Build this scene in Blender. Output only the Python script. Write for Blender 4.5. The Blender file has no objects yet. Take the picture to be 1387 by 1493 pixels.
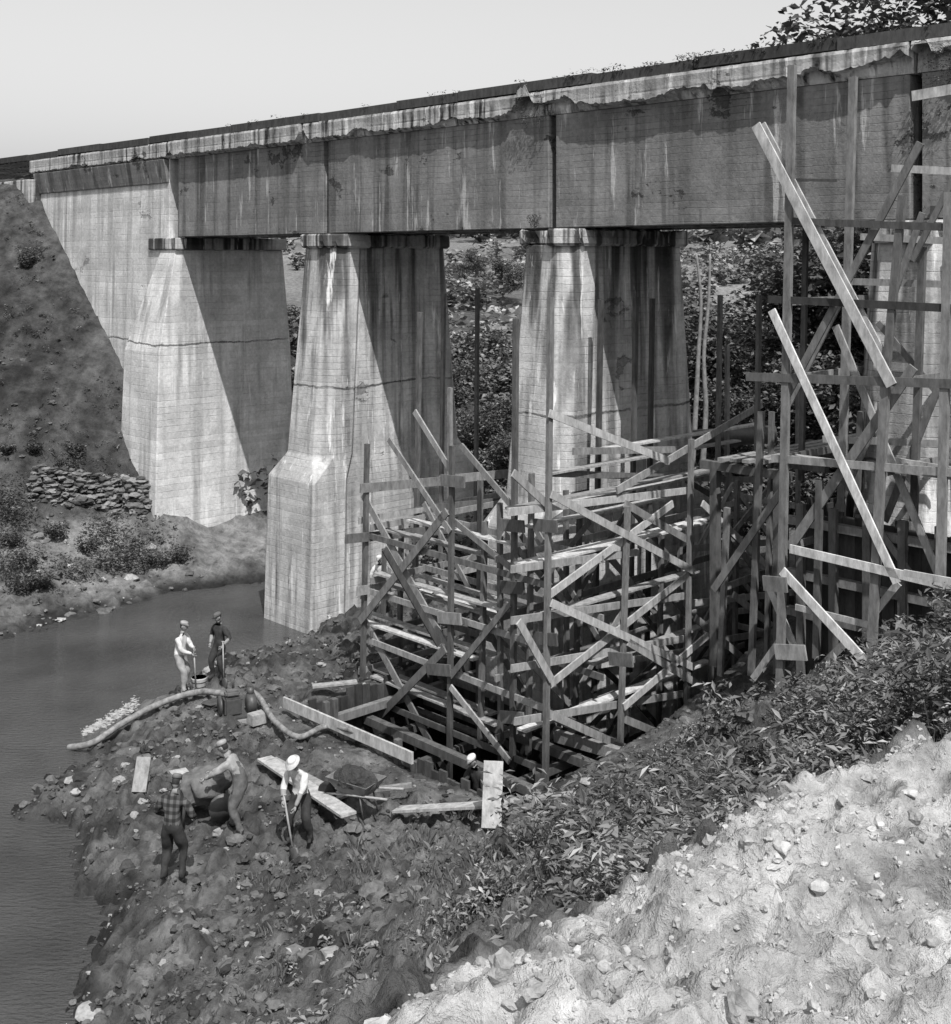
import bpy, bmesh, math, random
import numpy as np
from mathutils import Vector, Matrix
random.seed(7); rng=np.random.default_rng(7)
scene=bpy.context.scene
SN,CS=.6851,.7284      # bridge axis: d=(-SN,CS) recedes to the left, n=(CS,SN) crosses the bridge
F=1800.; H=12.
def B(u,v,z): return (-SN*u+CS*v, CS*u+SN*v, z)
def uv(x,y): return (-SN*x+CS*y, CS*x+SN*y)
# survey helpers: sight line (photo plate coords) intersected with real vertical/horizontal planes
def pv(px,py,v):
    Z=F*(v/CS)/(px+1000.); return ((px-693)/F*Z, Z, H-(py-375)*Z/F)
def pu(px,py,u):
    r=(px-693)/F; Z=u/(CS-SN*r); return (r*Z,Z,H-(py-375)*Z/F)
def pY(px,py,Z): return ((px-693)/F*Z,Z,H-(py-375)*Z/F)
def pz(px,py,z):
    Z=F*(H-z)/(py-375); return ((px-693)/F*Z,Z,z)
# ------------------------------------------------------------------ noise
_T=rng.random((256,256))
def vn(x,y,s=0):
    x=np.asarray(x,float)+s*17.3; y=np.asarray(y,float)+s*9.1
    xi=np.floor(x).astype(int); yi=np.floor(y).astype(int); fx=x-xi; fy=y-yi
    fx=fx*fx*(3-2*fx); fy=fy*fy*(3-2*fy)
    a=_T[xi&255,yi&255]; b=_T[(xi+1)&255,yi&255]; c=_T[xi&255,(yi+1)&255]; d=_T[(xi+1)&255,(yi+1)&255]
    return (a*(1-fx)+b*fx)*(1-fy)+(c*(1-fx)+d*fx)*fy
def fbm(x,y,o=4,s=0):
    r=0;a=.5;x=np.asarray(x,float);y=np.asarray(y,float)
    for i in range(o):
        r=r+a*(vn(x,y,s+i)-.5); x,y=(x*1.7+y*1.1),(y*1.7-x*1.1); a*=.5
    return r
def sst(a,b,x):
    t=np.clip((x-a)/(b-a),0,1); return t*t*(3-2*t)
# ------------------------------------------------------------------ material helpers
class NT:
    def __init__(s,name):
        s.m=bpy.data.materials.new(name); s.m.use_nodes=True; s.t=s.m.node_tree; s.t.nodes.clear()
        s.out=s.t.nodes.new('ShaderNodeOutputMaterial'); s.b=s.t.nodes.new('ShaderNodeBsdfPrincipled')
        s.t.links.new(s.b.outputs[0],s.out.inputs[0]); s.b.inputs['Roughness'].default_value=.9
        s.b.inputs['Specular IOR Level'].default_value=.2
        g=s.t.nodes.new('ShaderNodeNewGeometry'); s.pos=g.outputs['Position']
    def put(s,sock,v):
        if isinstance(v,bpy.types.NodeSocket): s.t.links.new(v,sock)
        else: sock.default_value=v
    def math(s,op,a,b=0.,c=None):
        n=s.t.nodes.new('ShaderNodeMath'); n.operation=op; s.put(n.inputs[0],a); s.put(n.inputs[1],b)
        if c is not None: s.put(n.inputs[2],c)
        return n.outputs[0]
    def vmul(s,a,v):
        n=s.t.nodes.new('ShaderNodeVectorMath'); n.operation='MULTIPLY'; s.t.links.new(a,n.inputs[0]); n.inputs[1].default_value=v
        return n.outputs[0]
    def noise(s,vec,scale,detail=4,rough=.6):
        n=s.t.nodes.new('ShaderNodeTexNoise'); s.t.links.new(vec,n.inputs['Vector']); n.inputs['Scale'].default_value=scale
        n.inputs['Detail'].default_value=detail; n.inputs['Roughness'].default_value=rough; return n.outputs[0]
    def rng(s,a,lo,hi,tlo,thi):
        n=s.t.nodes.new('ShaderNodeMapRange'); s.put(n.inputs[0],a)
        for i,v in enumerate((lo,hi,tlo,thi)): n.inputs[i+1].default_value=v
        return n.outputs[0]
    def attr(s,name):
        n=s.t.nodes.new('ShaderNodeAttribute'); n.attribute_name=name; return n.outputs['Fac']
    def color(s,fac):
        n=s.t.nodes.new('ShaderNodeCombineColor')
        for i in range(3): s.t.links.new(fac,n.inputs[i])
        s.t.links.new(n.outputs[0],s.b.inputs['Base Color']); return n.outputs[0]
    def bump(s,h,strength=.5,dist=.05):
        n=s.t.nodes.new('ShaderNodeBump'); s.put(n.inputs['Height'],h); n.inputs['Strength'].default_value=strength
        n.inputs['Distance'].default_value=dist; s.t.links.new(n.outputs[0],s.b.inputs['Normal'])
def simple(name,base,var=.25,scale=6,rough=.85,bumpd=.02,spec=.2):
    k=NT(name); n=k.noise(k.pos,scale,3); c=k.math('MULTIPLY',k.rng(n,.25,.75,1-var,1+var),base)
    k.color(c); k.b.inputs['Roughness'].default_value=rough; k.b.inputs['Specular IOR Level'].default_value=spec
    if bumpd: k.bump(n,.6,bumpd)
    return k.m
def tonemat(name,scale=5,var=.35,bumpd=.03,rough=.9,transl=0,detail=4,bs=.8,stretch=None,spec=.2):
    k=NT(name); p=k.pos if stretch is None else k.vmul(k.pos,stretch); k.b.inputs['Specular IOR Level'].default_value=spec
    n=k.noise(p,scale,detail,.7); c=k.math('MULTIPLY',k.rng(n,.25,.75,1-var,1+var),k.attr('tone'))
    col=k.color(c); k.b.inputs['Roughness'].default_value=rough
    if bumpd: k.bump(n,bs,bumpd)
    if transl:
        tr=k.t.nodes.new('ShaderNodeBsdfTranslucent'); k.t.links.new(col,tr.inputs[0])
        mx=k.t.nodes.new('ShaderNodeMixShader'); mx.inputs[0].default_value=transl
        k.t.links.new(k.b.outputs[0],mx.inputs[1]); k.t.links.new(tr.outputs[0],mx.inputs[2]); k.t.links.new(mx.outputs[0],k.out.inputs[0])
    return k.m
def concrete(name,base=.5,stain=.6,board=.2,white=.5,crack=1.,joint=None,topstain=0.,lines=.25,sfreq=1.7,sp0=.62):
    k=NT(name); P=k.pos
    sep=k.t.nodes.new('ShaderNodeSeparateXYZ'); k.t.links.new(P,sep.inputs[0]); z=sep.outputs[2]
    n1=k.noise(P,.55,6,.68)           # broad mottling
    n2=k.noise(P,9,4,.7)              # grain
    streak=k.noise(k.vmul(P,(1.,1.,.06)),sfreq,3,.6)
    sp_n=k.noise(k.vmul(P,(1,1,1.5)),.45,8,.70)
    wob=k.math('MULTIPLY_ADD',n1,.12,z)
    zb=k.math('DIVIDE',wob,board); fr=k.math('FRACT',zb); fl=k.math('FLOOR',zb)
    line=k.rng(k.math('ABSOLUTE',k.math('SUBTRACT',fr,.5)),.45,.5,0,1)
    line=k.math('MULTIPLY',line,k.rng(k.noise(P,.9,3,.6),.38,.6,.05,1))
    wn=k.t.nodes.new('ShaderNodeTexWhiteNoise'); wn.noise_dimensions='1D'; k.t.links.new(fl,wn.inputs['W'])
    tone=k.rng(wn.outputs[0],0,1,.9,1.06)
    st=k.math('MULTIPLY',k.rng(streak,.47,.62,0,stain),k.rng(n1,.36,.56,.15,1))
    v=k.math('MULTIPLY',base,tone); v=k.math('MULTIPLY',v,k.rng(n1,.3,.7,.62,1.25)); v=k.math('MULTIPLY',v,k.rng(n2,.2,.8,.75,1.25))
    v=k.math('MULTIPLY',v,k.math('SUBTRACT',1.,st))
    v=k.math('MULTIPLY',v,k.math('SUBTRACT',1.,k.math('MULTIPLY',line,lines)))
    if topstain:
        ts=k.math('MULTIPLY',k.rng(z,7.5,12.6,0,topstain),k.rng(streak,.42,.54,0,1)); v=k.math('MULTIPLY',v,k.math('SUBTRACT',1.,ts))
    if joint:
        jz=k.math('ABSOLUTE',k.math('SUBTRACT',k.math('MULTIPLY_ADD',k.math('SUBTRACT',sp_n,.5),.5,z),joint))
        jj=k.math('MULTIPLY',k.rng(jz,.015,.05,.75,0),k.rng(n1,.35,.5,.3,1)); v=k.math('MULTIPLY',v,k.math('SUBTRACT',1.,jj))
        line=k.math('ADD',line,jj)
    w=k.rng(k.noise(k.vmul(P,(2.2,2.2,.22)),1.2,5,.7),.59,.65,0,white)
    w=k.math('MULTIPLY',w,k.math('SUBTRACT',.8,v)); v=k.math('ADD',v,w)
    sp=k.rng(sp_n,sp0,sp0+.02,0,.45*crack); v=k.math('MULTIPLY',v,k.math('SUBTRACT',1.,sp))
    cr=k.rng(k.math('ABSOLUTE',k.math('SUBTRACT',n1,.47)),0,.0018,.6*crack,0)
    v=k.math('MULTIPLY',v,k.math('SUBTRACT',1.,cr))
    k.color(v)
    h=k.math('ADD',k.math('MULTIPLY',line,-.35),k.math('MULTIPLY',n2,.5)); h=k.math('SUBTRACT',h,k.math('MULTIPLY',sp,2.))
    k.bump(h,.9,.035); return k.m
M={}
M['conc']=concrete('concrete_pier',.48,.72,.21,.7,1.,7.75,.8,.3,2.,.65)
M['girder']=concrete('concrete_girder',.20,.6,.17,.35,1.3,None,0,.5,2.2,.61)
M['fascia']=concrete('concrete_fascia',.42,.95,.9,.55,1.6,None,0,.2,3.2,.62)
M['abut']=concrete('concrete_abutment',.60,.5,.25,.4,.9,8.6,0,.25,1.8,.65)
M['earth']=tonemat('earth',2.8,.75,.16,.95,0,7,1.)
M['wood']=tonemat('rough_timber',7,.5,.01,.85,0,4,.7,(1,1,.35))
M['leaf']=tonemat('foliage',2,.35,0,.45,.15,1,spec=.5)
M['rock']=tonemat('rock',9,.45,.03,.95)
M['bark']=simple('bark',.13,.4,8)
M['steel']=simple('dark_steel',.06,.3,12,.5,.005,.5)
M['galv']=simple('galvanised_steel',.4,.2,10,.4,.003,.5)
M['skin']=simple('skin',.24,.08,20,.6,.0)
M['hair']=simple('hair',.03,.3,40,.7,0)
M['eye']=simple('eye',.02,.1,20,.3,0)
M['white']=simple('white_cotton',.55,.2,9,.9,.015)
M['lgrey']=simple('faded_cotton',.27,.35,8,.9,.015)
M['mgrey']=simple('denim_faded',.11,.4,8,.9,.015)
M['dark']=simple('dark_denim',.04,.4,8,.9,.015)
M['boot']=simple('boot_leather',.03,.3,12,.7,.01)
M['tarp']=simple('canvas_tarp',.12,.6,4,.9,.04)
M['hose']=simple('hose_rubber',.2,.6,7,.7,.01)
M['foam']=simple('foam',.30,.5,6,.9,.02)
def plaid():
    k=NT('plaid_shirt'); sep=k.t.nodes.new('ShaderNodeSeparateXYZ'); k.t.links.new(k.pos,sep.inputs[0])
    a=k.rng(k.math('PINGPONG',sep.outputs[2],.06),.025,.035,.04,.09); b=k.rng(k.math('PINGPONG',sep.outputs[0],.06),.025,.035,.55,1.2)
    k.color(k.math('MULTIPLY',a,b)); return k.m
M['plaid']=plaid()
# ------------------------------------------------------------------ mesh helpers
def link(ob,parent=None):
    scene.collection.objects.link(ob)
    if parent: ob.parent=parent
    return ob
def mk(name,verts,faces,mat,tone=None,parent=None,smooth=False):
    me=bpy.data.meshes.new(name)
    me.from_pydata(verts.tolist() if hasattr(verts,'tolist') else verts,[],faces.tolist() if hasattr(faces,'tolist') else faces)
    if tone is not None:
        a=me.attributes.new('tone','FLOAT','POINT'); a.data.foreach_set('value',np.asarray(tone,np.float32))
    if mat: me.materials.append(mat)
    if smooth: me.polygons.foreach_set('use_smooth',[True]*len(me.polygons))
    me.update(); return link(bpy.data.objects.new(name,me),parent)
def empty(name,loc=(0,0,0)):
    e=bpy.data.objects.new(name,None); e.location=loc; e.empty_display_size=.3; return link(e)
class Acc:
    def __init__(s): s.v=[];s.f=[];s.t=[]
    def add(s,vs,fs,t):
        o=len(s.v); s.v+=[tuple(p) for p in vs]; s.f+=[tuple(i+o for i in f) for f in fs]; s.t+=[t]*len(vs)
    def beam(s,p,q,w,h,up=(0,0,1),tone=.3):
        p=Vector(p);q=Vector(q);a=(q-p).normalized();up=Vector(up); 
        up=(up-a*up.dot(a)); up=up.normalized() if up.length>1e-4 else a.orthogonal().normalized()
        sd=a.cross(up); n=4; V=[];Fc=[]
        for k in range(n+1):     # short spans along the timber so mud staining can fade with height
            e=p.lerp(q,k/n)
            for i,j in ((-1,-1),(1,-1),(1,1),(-1,1)): V.append(e+sd*(i*w/2)+up*(j*h/2))
        for k in range(n):
            for i in range(4): j=(i+1)%4; Fc.append((k*4+i,k*4+j,k*4+4+j,k*4+4+i))
        Fc+=[(3,2,1,0),(n*4,n*4+1,n*4+2,n*4+3)]
        s.add(V,Fc,tone)
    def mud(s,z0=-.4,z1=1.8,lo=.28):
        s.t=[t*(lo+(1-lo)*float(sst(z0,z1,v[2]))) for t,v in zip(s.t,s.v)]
    def obj(s,name,mat,parent=None): return mk(name,s.v,s.f,mat,s.t,parent)
def loft(name,rings,mat,parent=None,bevel=0.):
    n=len(rings[0]); v=[p for r in rings for p in r]; f=[]
    for k in range(len(rings)-1):
        for i in range(n):
            j=(i+1)%n; f.append((k*n+i,k*n+j,(k+1)*n+j,(k+1)*n+i))
    f.append(tuple(range(n-1,-1,-1))); f.append(tuple((len(rings)-1)*n+i for i in range(n)))
    ob=mk(name,v,f,mat,None,parent)
    bm=bmesh.new(); bm.from_mesh(ob.data); bmesh.ops.recalc_face_normals(bm,faces=bm.faces)
    bm.to_mesh(ob.data); bm.free()
    if bevel:
        m=ob.modifiers.new('b','BEVEL'); m.width=bevel; m.segments=2; m.limit_method='ANGLE'; m.angle_limit=.35
    return ob
def bbox(name,u0,u1,v0,v1,z0,z1,mat,parent=None,bevel=.03):
    r=lambda z:[B(u0,v0,z),B(u1,v0,z),B(u1,v1,z),B(u0,v1,z)]
    return loft(name,[r(z0),r(z1)],mat,parent,bevel)
# ------------------------------------------------------------------ TERRAIN
cp=[]
def c(p): cp.append(p)
for a in [(430,940),(330,962),(250,1022),(150,1075),(95,1130),(45,1195),(105,1270),(125,1400),(112,1493)]: c(pz(*a,0.))
for a in [(265,1010,.7),(320,990,.7),(400,1000,.8),(340,1215,.75),(435,1225,.8),(200,1140,.55),(160,1180,.5),(250,1298,.6),(300,1400,.8),(470,1010,.8),
          (500,900,.7),(560,885,.9),(640,880,.9),(150,1260,.35),(190,1400,.5),(200,1490,.6),(465,1050,.8),(560,1130,.8),(640,1180,.8),(520,1180,.8),(330,1060,.8),(230,1080,.55)]: c(pz(a[0],a[1],a[2]))
for p in [(-9.5,37),(-11,33),(-12.5,29),(-12.,24),(-9.5,20),(-8.5,15),(-13,38),(-9,41.5),(-6.8,43.5),(-16,34),(-18,28),(-17,20),(-14,12),(-10,9),(-2.5,49.5),(4,57),(12,66)]: c((p[0],p[1],-1.1))
for a in [(0,1000),(60,1060),(110,1010),(190,965),(10,1150),(40,1290),(0,1400),(60,1440),(300,905)]: c(pz(*a,-.9))
for p in [(-25,36,.5),(-25,26,.6),(-25,14,.8),(-32,30,2),(-32,14,2.5),(-45,30,4)]: c(p)
for a in [(0,930),(110,898),(215,870),(300,856),(375,846)]: c(pz(*a,0.05))
for a in [(300,765,1.4),(375,762,1.3),(180,830,.6)]: c(pz(*a))
for a in [(0,310,56),(0,400,53.8),(0,480,51.6),(0,560,49.4),(0,650,47),(0,715,45.4),(0,800,43),(0,865,41.2),(60,600,48.4),(40,400,54.2),(30,700,46),(100,500,51.8),(120,640,48.6),(60,500,51.5),(60,350,55.6),(100,420,53.6),
          (120,715,47.2),(60,720,46.2),(180,735,48.),(120,765,45.8),(60,775,45),(215,757,47.2),(140,560,50.3),(160,690,48.4),(100,830,43.4),(-80,310,58),(-80,480,52),(-80,650,47),(-80,850,43),(-200,500,52),(-200,310,60),(-200,700,46)]: c(pY(*a))
for t in np.linspace(0,1,9):
    px,py=70+110*t,315+210*t; c(pv(px,py,24.6)); q=pv(px,py,24.6); c((q[0]-.3,q[1]-.9,q[2]-.75)); c((q[0]+.35,q[1]+.3,q[2]+.0))
c(pY(181,600,50));c(pY(181,640,49.3)); c(pY(200,690,48.3)); c((-45,56,9));c((-40,62,13));c((-50,70,14))
c(B(50,26,12.));c(B(57,25,15.8));c(B(57,29,15.8));c(B(70,25,15.9));c(B(70,29,15.9));c(B(100,27,16));c(B(50,29.8,8.5));c(B(57,34,12));c(B(70,38,9));c(B(46,31,2.5));c(B(70,19,12))
for p in [(-3,46.5,.6),(0,44,1.),(5,44,1.5),(9,47,2),(0,52,1.2),(-6,53,1.2),(-10,56,2),(6,66,3),(0,66,4),(-12,72,6),(15,52,3),(20,48,5),(30,50,8),(30,70,9),(0,90,8.5),(-30,95,9),(0,130,13),(-60,150,13),(60,130,12),(40,90,8),(0,220,15),(100,220,15),(-120,220,14),(0,400,15),(200,400,14),(-250,400,14)]: c(p)
for a in [(500,1400,17),(400,1493,15.6),(500,1300,20.5),(600,1225,23.4),(700,1300,17),(700,1215,22.5),(850,1155,25.3),(900,1215,19.2),(1000,1118,24.3),(1100,1075,23.2),
          (1137,1010,24.7),(1200,1115,18),(1270,972,23.4),(1387,912,22),(1387,1100,13),(1150,1170,13),(1300,1020,20),(900,1310,13.5),(600,1450,14),(700,1425,12),(1000,1245,13.5),(1040,1055,27),(1100,1010,28.5),
          (600,1490,8.5),(700,1455,8.6),(800,1400,9),(900,1350,9.5),(1000,1305,10),(1150,1215,10.8),(1300,1165,12),(1387,1130,12.5),(500,1493,12)]: c(pY(*a))
for p in [(3.5,9,8.42),(2.16,8.5,8.36),(.86,7.5,8.2),(-.15,6.75,8.02),(-.9,6.1,7.9),(-2.0,5.0,7.8),(-3.5,2.5,7.8),(3,7,8.35),(2,5,8.25),(0,4,8.15),(5,6,8.5),(0,1,8.5),(4,2,9),(8,10.5,8.5),(12,14,9),(-4,10,3.6),(-2.4,8.5,5.5),(-6,13,1.4),(-6,6,4),(-9,4,0.),(-5,-3,7),
          (4,-6,9.5),(20,10,10),(20,0,11),(14,20,8.6),(18,28,9),(30,30,12),(14,34,5),(11,38,3.2),(40,10,12),(10,30,4.2),(7.5,34,2.2),(-15,0,-.5),(-25,0,.5),(60,-20,13),(-60,0,5),(-100,80,12),(100,60,12),(0,-60,12)]: c(p)
cpa=np.array(cp); 
def kern(r2): return np.sqrt(r2+.25)
n_=len(cpa); dx=cpa[:,None,0]-cpa[None,:,0]; dy=cpa[:,None,1]-cpa[None,:,1]
A=kern(dx*dx+dy*dy); Pm=np.c_[np.ones(n_),cpa[:,:2]]
MM=np.block([[A-np.eye(n_)*.06,Pm],[Pm.T,np.zeros((3,3))]])
sol=np.linalg.solve(MM,np.r_[cpa[:,2],0,0,0]); W_=sol[:n_]; Q_=sol[n_:]
PIT=(17.9,25.,17.6,31.)
def base_h(x,y):
    x=np.asarray(x,float);y=np.asarray(y,float)
    z=Q_[0]+Q_[1]*x+Q_[2]*y
    for i in range(n_): z=z+W_[i]*kern((x-cpa[i,0])**2+(y-cpa[i,1])**2)
    far=sst(230,420,np.hypot(x,y)); return z*(1-far)+14.5*far
def plateau(x,y):
    cy=np.interp(x,[-6,-3.5,-2,-.9,-.15,.86,2.16,3.5,8,12,20],[1,2.5,5,6.1,6.75,7.5,8.5,9,10.5,14,16])
    return cy-y
def pitmask(x,y,m=0.):
    u,v=uv(x,y); d=np.minimum(np.minimum(u-PIT[0],PIT[1]-u),np.minimum(v-PIT[2],PIT[3]-v)); return d+m
def ht(x,y):
    x=np.asarray(x,float);y=np.asarray(y,float); z=base_h(x,y)
    r=np.hypot(x,y); pm=pitmask(x,y)
    pl=sst(-.4,.4,plateau(x,y))*sst(-8,-3,x+3)
    near=(y<60)*(1-pl)*np.where(z>-.15,1,.2)*(1-.5*sst(42,46,y))*(.25+.75*sst(.2,1.4,-pm))
    z=z+fbm(x*.5,y*.5,3,1)*.3*(1-.6*pl)
    z=z+(np.abs(fbm(x*1.4,y*1.4,4,5))*.95-.1)*near
    z=z+(np.abs(fbm(x*3.6,y*3.6,3,25))*.85-.09)*near
    z=z+(fbm(x*1.3,y*1.3,5,9)*.34+(.1-np.abs(fbm(x*1.8,y*1.8,5,12)))*.85+(.1-np.abs(fbm(x*5.,y*5.,5,14)))*.40)*pl
    z=z+fbm(x*.03,y*.03,3,33)*6*sst(90,200,r)
    s=sst(-.02,.12,pm)
    z=z*(1-s)+(-2.1+fbm(x,y,3,40)*.4)*s
    return z
def axis(segs):
    out=[]
    for a,b,s in segs: out+=list(np.arange(a,b,s))
    return np.array(out)
gx=np.r_[-np.geomspace(600,24,26),axis([(-22,-10,.2),(-10,-1.2,.085),(-1.2,4.8,.035),(4.8,9,.085),(9,22,.25)]),np.geomspace(22,600,28)]
gy=np.r_[-np.geomspace(400,6,14),axis([(-4,3.5,.35),(3.5,10,.028),(10,34,.1),(34,62,.2)]),np.geomspace(62,900,34)]
GX,GY=np.meshgrid(gx,gy); x=GX.ravel();y=GY.ravel(); z=ht(x,y)
nx,ny=len(gx),len(gy); idx=np.arange(nx*ny).reshape(ny,nx)
faces=np.stack([idx[:-1,:-1],idx[:-1,1:],idx[1:,1:],idx[1:,:-1]],-1).reshape(-1,4)
pl=sst(-.2,.2,plateau(x,y)+fbm(x*2,y*2,3,50)*.5)*sst(-6,-3,x)
tone=.085+.16*fbm(x*.8,y*.8,4,60)+.16*fbm(x*4,y*4,2,66)
tone=np.where(y>44,.05+.08*fbm(x*.4,y*.4,4,61)+.09*fbm(x*2.4,y*2.4,3,68),tone)
ub,vb=uv(x,y)
bank=sst(.0,.5,z)*(1-sst(1.8,2.6,z))*sst(40,43,y)*(x<-4); tone=tone*(1-bank)+bank*(.15+.25*fbm(x,y,4,62))
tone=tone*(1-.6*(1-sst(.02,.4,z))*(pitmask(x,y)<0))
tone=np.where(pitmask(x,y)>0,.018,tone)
fieldm=sst(75,100,y); tone=tone*(1-fieldm)+fieldm*(.15+.35*fbm(x*.08,y*.08,4,63))
tone=tone*(1-pl)+pl*(.34+.2*fbm(x*1.2,y*1.2,4,64)+.25*fbm(x*7,y*7,2,67))
tone=np.clip(tone,.016,.6)
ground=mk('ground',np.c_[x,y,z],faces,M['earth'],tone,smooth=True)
wm=NT('river_water'); n1=wm.noise(wm.vmul(wm.pos,(1,2.6,1)),4.5,3,.6); n2=wm.noise(wm.pos,.22,3)
wm.color(wm.rng(n2,.3,.7,.03,.08)); wm.b.inputs['Roughness'].default_value=.08; wm.b.inputs['Specular IOR Level'].default_value=.8; wm.bump(n1,.8,.09)
# river sheet, kept clear of the de-watered pit (pit is west of the hole cut here)
def strip(pts): return [(p[0],p[1],0) for p in pts]
mk('river_water',[(-60,-5,0),(-4.9,-5,0),(-4.9,32,0),(-4.9,40,0),(-60,75,0),(30,75,0),(30,44,0),(-1,40,0)],[(0,1,2,3,4),(4,3,7,6,5)],wm.m)
def g(x_,y_): return float(ht(np.array([x_]),np.array([y_]))[0])
YS=np.r_[np.arange(11.5,75,.12)]
def gp(px,py,z=.75,up=0):
    zr=H-(py-375)*YS/F; hh=ht((px-693)/F*YS,YS); k=np.argmax(zr<hh)
    Y=YS[k] if zr[k]<hh[k] else pz(px,py,z)[1]
    X=(px-693)/F*Y; return (X,Y,g(X,Y)+up)
# ------------------------------------------------------------------ BRIDGE
bridge=empty('concrete_railway_bridge',B(33,27,0))
BL=Matrix.Translation(bridge.location)
def bp(ob): ob.parent=bridge; ob.matrix_parent_inverse=BL.inverted(); return ob
def section(uc,t,vn_,vf,cc,L,r,z):
    h=t/2; pts=[(-h+cc,vn_),(h-cc,vn_),(h,vn_+cc),(h,vn_+L),(h-r,vn_+L+r),(h-r,vf-L-r),(h,vf-L),(h,vf-cc),(h-cc,vf),(-h+cc,vf),(-h,vf-cc),(-h,vf-L),(-h+r,vf-L-r),(-h+r,vn_+L+r),(-h,vn_+L),(-h,vn_+cc)]
    return [B(uc+a,b,z) for a,b in pts]
PU=[2.2,12.6,23.1,33.45]
def ragged(name,ring,z0,z1,mat,amp):   # weathered coping: dense ring with chipped arrises
    P=[]; n=len(ring)
    for i in range(n):
        a=np.array(ring[i]);b=np.array(ring[(i+1)%n]); m=max(2,int(np.linalg.norm(b-a)/.07))
        for k in range(m): P.append(a+(b-a)*k/m)
    P=np.array(P); cen=P.mean(0); V=[];levels=[(z0,-.09),(z0+.08,0),((z0+z1)/2,.0),(z1-.05,0),(z1,-.05)]
    for z_,ins in levels:
        for i,p in enumerate(P):
            d=(p-cen); d/=np.linalg.norm(d); a=max(0,float(fbm(p[0]*2.1+z_,p[1]*2.1+z_,5,170))-.03)*amp*(2. if z_ in (z0,z1) else 1); q=p+d*(ins-a); V.append((-SN*q[0]+CS*q[1],CS*q[0]+SN*q[1],z_-(a*.4 if z_==z1 else -a*.3 if z_==z0 else 0)))
    n=len(P); R_=[V[i*n:(i+1)*n] for i in range(len(levels))]; return loft(name,R_,mat)
for i,uc in enumerate(PU):
    R=[section(uc,2.75,22.95,30.5,.04,1.3,.2,-2.5),section(uc,2.6,23.15,30.2,.04,1.3,.2,4.75),
       section(uc,2.42,23.55,29.9,.5,1.2,.2,5.55),section(uc,2.14,24.2,29.35,.5,1.,.2,12.34)]
    bp(loft('pier_shaft_%d'%i,R,M['conc'],None,.03))
    ring=[(uc+a,b) for a,b in [(-.62,24.0),(.62,24.0),(1.2,24.55),(1.2,29.1),(.62,29.6),(-.62,29.6),(-1.2,29.1),(-1.2,24.55)]]
    bp(ragged('pier_cap_%d'%i,ring,12.30,12.77,M['conc'],.9))
edges=[-8.2]+PU+[43.25]
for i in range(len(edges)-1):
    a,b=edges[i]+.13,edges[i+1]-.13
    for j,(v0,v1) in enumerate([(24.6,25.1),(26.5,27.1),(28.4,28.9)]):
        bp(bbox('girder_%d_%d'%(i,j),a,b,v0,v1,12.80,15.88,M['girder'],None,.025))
    for k,e in enumerate((a+.3,b-.3)):
        bp(bbox('diaphragm_%d_%d'%(i,k),e-.15,e+.15,25.1,28.4,13.1,15.87,M['girder'],None,.0))
def deck(u0,u1,off,name,hurt):
    us=np.arange(u0,u1+.001,.05); V=[];Fc=[]
    for u in us:
        br=max(0,float(fbm(u*.7,3.3,4,70))-.04)*.9+abs(float(fbm(u*4,1.1,4,71)))*.26
        h=0
        for (hc,hw,hd) in hurt: h+=hd*math.exp(-((u-hc)/hw)**2)*(1+1.8*float(fbm(u*5,7.7,4,73)))
        zb=15.9+br*.8+h*.42; dv=br*.35+h*.30
        w=float(fbm(u*9,8.8,3,72))*.03; w2=float(fbm(u*13,2.8,3,74))*.10
        pr=[(24.30+off+w,16.52+w),(24.27+off+w,16.44),(24.28+off+w,(zb+16.44)/2+.05),(24.27+off+w,zb+.04+abs(w2)),(24.36+off+dv+w2,zb+w2*.3),(24.50+off*.3+dv*.3,15.93+h*.1),(24.58,15.885),(29.0,15.885),(29.3,15.93),(29.3,16.52)]
        V+=[B(u,a,z_) for a,z_ in pr]
    m=10
    for k in range(len(us)-1):
        for i in range(m):
            j=(i+1)%m; Fc.append((k*m+i,(k+1)*m+i,(k+1)*m+j,k*m+j))
    Fc.append(tuple(range(m))); Fc.append(tuple((len(us)-1)*m+i for i in range(m-1,-1,-1)))
    ob=mk(name,V,Fc,M['fascia']); bm=bmesh.new(); bm.from_mesh(ob.data); bmesh.ops.recalc_face_normals(bm,faces=bm.faces); bm.to_mesh(ob.data); bm.free(); bp(ob)
H_=[(24.0,.5,1.2),(22.4,.9,.5),(12.,1.,.9),(34.4,.2,.8),(18,.8,.3),(26.5,.7,.25),(15,.6,.35),(43.3,.2,.4)]
deck(-8.2,12.55,.02,'deck_slab_0',H_);deck(12.62,23.2,.0,'deck_slab_1',H_);deck(23.26,34.45,.06,'deck_slab_2',H_);deck(34.52,43.2,-.03,'deck_slab_3',H_);deck(43.3,56.3,.05,'deck_slab_4',H_)
tm=Acc()
for u in np.arange(-8,75,.52): 
    tm.beam(B(u,24.62,16.66),B(u,29.2,16.66),.24,.22,(0,0,1),random.uniform(.04,.08))
a=-8.
while a<74:
    l_=random.uniform(2.6,5.5); zz=random.uniform(-.03,.03); vv=random.uniform(-.03,.03)
    tm.beam(B(a,24.46+vv,16.68+zz),B(a+l_-.03,24.46+vv,16.68+zz+random.uniform(-.02,.02)),.22,.27,(0,0,1),random.uniform(.03,.07)); a+=l_
for a in np.arange(-8,70,4.2):
    tm.beam(B(a,29.1,16.88),B(a+4.17,29.1,16.88),.2,.2,(0,0,1),.06)
    tm.beam(B(a,26.05,16.86),B(a+4.19,26.05,16.86),.08,.16,(0,0,1),.03); tm.beam(B(a,27.5,16.86),B(a+4.19,27.5,16.86),.08,.16,(0,0,1),.03)
bp(tm.obj('track_timbers',M['wood']))
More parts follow.
